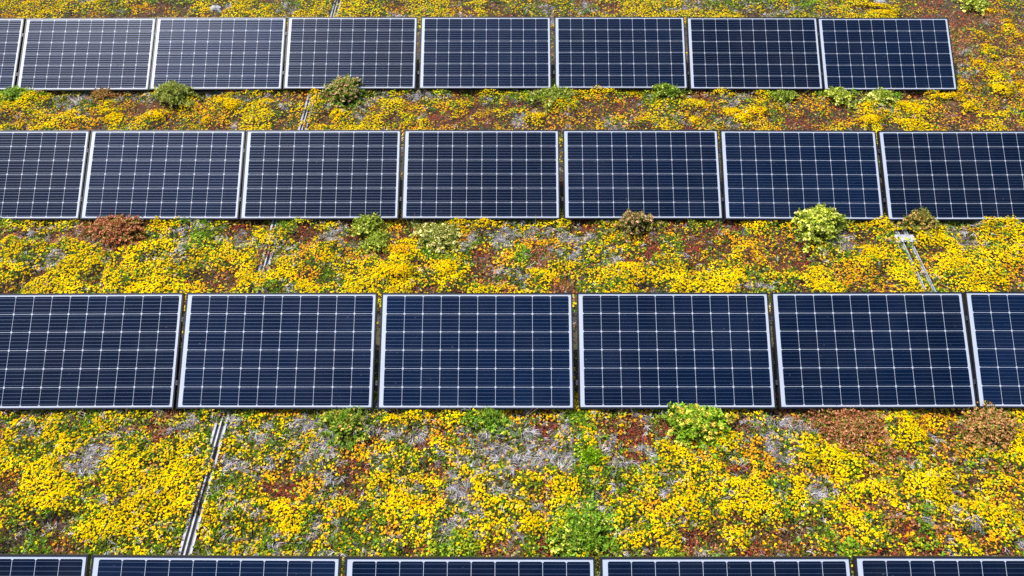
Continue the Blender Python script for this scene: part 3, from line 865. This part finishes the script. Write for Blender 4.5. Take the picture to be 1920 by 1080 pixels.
bush(-6.286, 8.47, .21, .09, 140, C(.34, .40, .08), C(.14, .26, .03), 'green clump in the far left corner under the farthest row', .014, .036, .5)
bush(-0.207, 3.68, .17, .10, 120, C(.50, .46, .06), C(.10, .22, .02), 'dark green leafy clump under the middle of the second nearest row', .015, .036, .5)
bush(0.617, 3.312, .10, .055, 140, LIMEH, C(.20, .38, .012), 'small bright lime tuft among grey grass below the second nearest row', .006, .03, .3, spiky=True)
bush(-5.189, 8.46, .19, .11, 150, C(.40, .20, .07), C(.24, .14, .05), 'orange-brown plant left of the spiky green one', .013, .034)
bush(3.35, 8.44, .18, .09, 120, C(.46, .48, .06), C(.13, .20, .03), 'yellow-green clump left of the lime clump at the panel gap', .015, .034, .7)

# ------------------------------------------------------------------ single yellow cushions that stand apart on the brown ground
def cushion(x, y, rx, ry, label, col=YEL, h=0.05, turn=0.0):
    z = float(height_at(x, y)) * 0.55
    n = max(24, int(math.pi * rx * ry / (0.0145 ** 2)))
    u = rng.random(n) ** 0.5
    az = rng.random(n) * 2 * np.pi
    k = 1 + 0.15 * np.sin(2 * az + rng.random() * 6) + 0.12 * np.sin(4 * az + rng.random() * 6)
    px, py = np.cos(az) * u * rx * k, np.sin(az) * u * ry * k
    c, s = math.cos(turn), math.sin(turn)
    P = np.stack([px * c - py * s, px * s + py * c, 0.012 + h * np.sqrt(np.maximum(0.0, 1 - u ** 2)) + rng.normal(0, 0.004, n)], -1)
    tint = np.where((rng.random(n) < 0.2)[:, None], ORA, col) * (0.8 + 0.3 * rng.random((n, 1)))
    nr = np.stack([P[:, 0] / rx, P[:, 1] / ry, np.full(n, 0.5)], -1)
    root = empty('stonecrop_cushion', (x, y, z))
    tag(root, label, 'plant', 'single yellow cushions')
    q, t = heads(P, 0.011 * (0.8 + 0.5 * rng.random(n)), 6, tint, nrm=nr)
    link_mesh('flowers', quad_mesh('flowers', q, t, M_FLOWER), root)['kind'] = 'stuff'
    lp = P * np.array([1.04, 1.04, 0.7])
    q, t = shoots(lp, np.full(n, 0.016), 4, np.tile(LEAFC['g'], (n, 1)) * (0.7 + 0.5 * rng.random((n, 1))))
    link_mesh('foliage', quad_mesh('foliage', q, t, M_LEAF), root)['kind'] = 'stuff'
    CUSH.append((x, y, max(rx, ry) * 0.8))


CUSHIONS = [
    (5.738, 8.70, .055, .135, 'long yellow cushion touching the lower right corner of the end panel', .5),
    (6.153, 8.56, .085, .175, 'largest slanting yellow cushion on the brown ground at the right', .75),
    (6.216, 8.96, .11, .06, 'two-lobed yellow cushion above the largest slanting one', 0),
    (6.481, 8.99, .06, .045, 'small yellow cushion right of the two-lobed one', .4),
    (6.399, 8.72, .085, .05, 'yellow cushion right of the largest slanting one', 0),
    (6.423, 8.56, .06, .045, 'small yellow cushion at the right edge beside the largest slanting one', 0),
    (6.309, 9.46, .06, .035, 'pale yellow cushion, left one of a close pair beside the end panel', -.3),
    (6.405, 9.38, .055, .035, 'pale yellow cushion, right one of a close pair beside the end panel', -.3),
    (6.38, 9.64, .09, .05, 'orange-yellow cushion above the close pair beside the end panel', 0),
    (6.906, 10.14, .085, .055, 'yellow cushion level with the top of the end panel, far right', 0),
    (6.979, 10.34, .09, .05, 'orange-yellow cushion highest on the far right', 0),
    (6.54, 9.19, .08, .04, 'small orange cushion midway down the right-hand ground', 0),
    (6.963, 9.91, .095, .05, 'faded orange cushion cut by the right edge', 0),
    (6.148, 9.24, .10, .045, 'faint orange cushion near the end panel, left of the small orange one', 0),
    (6.456, 9.97, .07, .04, 'small orange cushion right of the top of the end panel', 0),
    (6.842, 10.60, .08, .05, 'orange cushion just below the lime clump at the top right', 0),
    (2.671, 8.11, .15, .085, 'bright smooth yellow cushion right of centre in the farthest strip', 0),
    (2.325, 8.28, .075, .04, 'little bright yellow cushion left of the bright smooth one', 0),
    (2.986, 8.11, .12, .06, 'flat yellow cushion right of the bright smooth one', 0),
    (4.884, 8.19, .17, .085, 'broad yellow cushion below the end panel of the farthest row', -.15),
    (4.319, 7.94, .15, .10, 'tall yellow cushion left of the broad one below the end panel', 0),
    (4.762, 7.87, .13, .07, 'yellow cushion against the panel edge below the broad one', 0),
    (4.375, 8.25, .08, .05, 'small yellow cushion above the tall one', 0),
    (5.594, 8.22, .10, .065, 'yellow cushion below the corner of the end panel', 0),
    (5.396, 8.42, .22, .06, 'long low yellow cushion right under the end panel', 0),
    (-4.375, 8.05, .13, .09, 'yellow cushion below the spiky green plant', .3),
    (-4.907, 8.00, .11, .075, 'yellow cushion at the left of the farthest strip, beside red ground', .5),
    (-3.512, 8.25, .12, .09, 'yellow cushion left of the rail in the farthest strip', .2),
    (-3.763, 7.97, .07, .045, 'small round yellow cushion on dark ground left of the rail', 0),
    (0.294, 7.99, .07, .06, 'lone yellow cushion on red ground in the middle of the farthest strip', 0),
    (2.166, 7.94, .07, .07, 'round yellow cushion at the panel edge below the little bright one', 0),
    (2.772, 7.96, .11, .08, 'yellow cushion below the bright smooth one', .2),
    (-2.17, 8.08, .11, .085, 'yellow cushion right of the rail below the pink-headed plant', 0),
    (-1.189, 5.39, .175, .11, 'big round yellow cushion at the foot of the second strip', 0),
    (-1.14, 5.70, .15, .09, 'orange-yellow cushion below the cream-headed clump', 0),
    (-0.682, 5.44, .12, .11, 'yellow cushion right of the big round one', .4),
    (3.603, 5.67, .08, .075, 'bright round yellow cushion left of the ladder-like rail', 0),
    (5.24, 10.74, .28, .06, 'long yellow drift by the grey stone at the top', -.2),
    (5.283, 10.53, .24, .075, 'yellow drift behind the end panel of the farthest row', 0),
]
for x, y, rx, ry, lab, turn in CUSHIONS:
    cushion(x, y, rx, ry, lab, YEL if 'orange' not in lab else (YEL + ORA) / 2, 0.035 + 0.25 * min(rx, ry), turn)


# ------------------------------------------------------------------ two stones lying at the top of the view
def stone(x, y, r, label):
    n1, n2 = 7, 10
    v, f = [], []
    for i in range(n1):
        a = (i / (n1 - 1)) * math.pi
        for j in range(n2):
            b = j / n2 * 2 * math.pi
            k = r * (1 + random.uniform(-0.14, 0.14))
            v.append((k * math.sin(a) * math.cos(b), 0.75 * k * math.sin(a) * math.sin(b), 0.55 * k * math.cos(a) + 0.2 * r))
    for i in range(n1 - 1):
        for j in range(n2):
            f.append((i * n2 + j, (i + 1) * n2 + j, (i + 1) * n2 + (j + 1) % n2, i * n2 + (j + 1) % n2))
    me = bpy.data.meshes.new('stone')
    me.from_pydata(v, [], f)
    me.materials.append(M_STONE)
    me.update()
    o = link_mesh('stone', me)
    o.location = (x, y, 0.03)
    tag(o, label, 'stone')


stone(5.34, 10.87, .085, 'grey stone at the top edge beside a yellow drift')
stone(-4.354, 10.68, .09, 'flat grey stone behind the farthest row at the left')

# ------------------------------------------------------------------ the low carpet that nobody could count
def carpet():
    fq, fc, lq, lc, gq, gc = [], [], [], [], [], []
    #       x half-width, y range, spacing, petals, leaves
    bands = [(5.2, 1.9, 3.95, 0.0157, 8, 4), (4.6, 1.0, 1.9, 0.06, 4, 4), (5.6, 3.95, 4.85, 0.06, 5, 4), (6.3, 4.85, 6.32, 0.0185, 6, 4),
             (6.8, 6.32, 7.40, 0.06, 4, 4), (7.6, 7.40, 8.75, 0.0200, 5, 3), (5.4, 8.75, 10.1, 0.07, 4, 4), (8.8, 10.1, 12.2, 0.024, 5, 3)]
    pts = []
    for xh, y0, y1, s, npet, nl in bands:
        X, Y = scatter(-xh, xh, y0, y1, s)
        pts.append((X, Y, s, npet, nl))
    X, Y = scatter(5.4, 8.6, 8.75, 10.1, 0.021)
    pts.append((X, Y, 0.021, 5, 3))
    for X, Y, s, npet, nl in pts:
        keep = ~rail_clear(X, Y)
        for bx, by, br in BUSHES + CUSH:
            near = ((X - bx) ** 2 + (Y - by) ** 2 < (br * 0.55) ** 2)
            keep &= ~near
        X, Y = X[keep], Y[keep]
        let = letter_at(X, Y, 0.022)
        u = rng.random(len(X))
        q_ = lattice_noise(X, Y, 0.13, 71) * 0.65 + lattice_noise(X, Y, 0.06, 72) * 0.35
        rk = np.argsort(np.argsort(q_)) / len(q_)
        u = np.where(rng.random(len(X)) < 0.42, rk, u)
        kind = (u[:, None] > CUM[let]).sum(1)
        # plants of one kind stand in small groups
        Z = height_at(X, Y)
        big = min(1.25, 0.85 + s * 8)
        hr = 0.0087 if s < 0.017 else 0.0106 * big
        dark = 1.0
        for ki, kn in enumerate(KIND):
            m = kind == ki
            if not m.any() or kn == 'n':
                continue
            x, y, z = X[m], Y[m], Z[m]
            N = len(x)
            if kn[0] == 'f':
                base = {'fy': YEL, 'fo': ORA, 'fl': LEAFC['l'], 'fc': C(.52, .42, .16)}[kn]
                t = np.tile(base, (N, 1)) * (0.75 + 0.4 * rng.random((N, 1)))
                t *= 0.78 + 0.36 * lattice_noise(x, y, 0.16, 81)[:, None]
                t[:, 1] *= 0.86 + 0.14 * rng.random(N) + 0.14 * lattice_noise(x, y, 0.25, 82)
                P = np.stack([x, y, z + 0.014 + 0.016 * rng.random(N)], -1)
                q, c = heads(P, hr * (0.75 + 0.55 * rng.random(N)), npet, t, nrm=slope_at(x, y))
                fq.append(q)
                fc.append(c)
                lt = np.where(rng.random((N, 1)) < 0.6, LEAFC['g'], LEAFC['b']) * (0.6 + 0.5 * rng.random((N, 1)))
                q, c = shoots(np.stack([x, y, z * 0.8], -1), np.full(N, 0.017 * big), 3, lt)
                lq.append(q)
                lc.append(c)
            elif kn == 'd':
                t = np.tile(GREY, (N, 1)) * (0.3 + 1.3 * rng.random((N, 1)) ** 2)
                hd = lattice_noise(x, y, 0.12, 51) * 12
                q, c = stalks(np.stack([x, y, z + 0.006 + 0.02 * rng.random(N)], -1), np.full(N, 0.055) * big, 4, t, 0.0010 * big, -0.05, 0.7, hd)
                gq.append(q)
                gc.append(c)
            else:
                t = np.tile(LEAFC[kn], (N, 1)) * (0.65 + 0.75 * rng.random((N, 1)))
                t[:, 0] *= 0.8 + 0.4 * rng.random(N)
                L = {'g': .020, 'G': .024, 'r': .016, 'm': .015, 't': .018, 'b': .017}[kn] * big
                q, c = shoots(np.stack([x, y, z - 0.002 + 0.010 * rng.random(N)], -1), L * (0.8 + 0.5 * rng.random(N)), nl + 1, t)
                lq.append(q)
                lc.append(c)
    # thin sprigs standing up in front of the lower panel edges
    for yf, xs in ((8.43, 6.4), (6.03, 5.4), (3.66, 4.2)):
        N = 34
        x, y = rng.uniform(-xs, xs, N), yf - 0.05 * rng.random(N)
        q, c = stalks(np.stack([x, y, np.full(N, 0.03)], -1), np.full(N, 0.15), 3, np.tile(C(.36, .24, .13), (N, 1)), 0.0011, 1.1, 1.5)
        gq.append(q)
        gc.append(c)
    return [np.concatenate(a) for a in (fq, fc, lq, lc, gq, gc)]


FQ, FC, LQ, LC, GQ, GC = carpet()
print('carpet quads', len(FQ), len(LQ), len(GQ))
tag(link_mesh('stonecrop_flowers', quad_mesh('stonecrop_flowers', FQ, FC, M_FLOWER)), 'carpet of tiny yellow stonecrop flowers filling the beds between the panel rows', 'flowers', kind='stuff')
tag(link_mesh('stonecrop_carpet', quad_mesh('stonecrop_carpet', LQ, LC, M_LEAF)), 'low green, red and brown stonecrop shoots covering the roof', 'ground cover', kind='stuff')
tag(link_mesh('dry_grass', quad_mesh('dry_grass', GQ, GC, M_GRASS)), 'pale grey dry stalks tangled among the stonecrop', 'dry grass', kind='stuff')
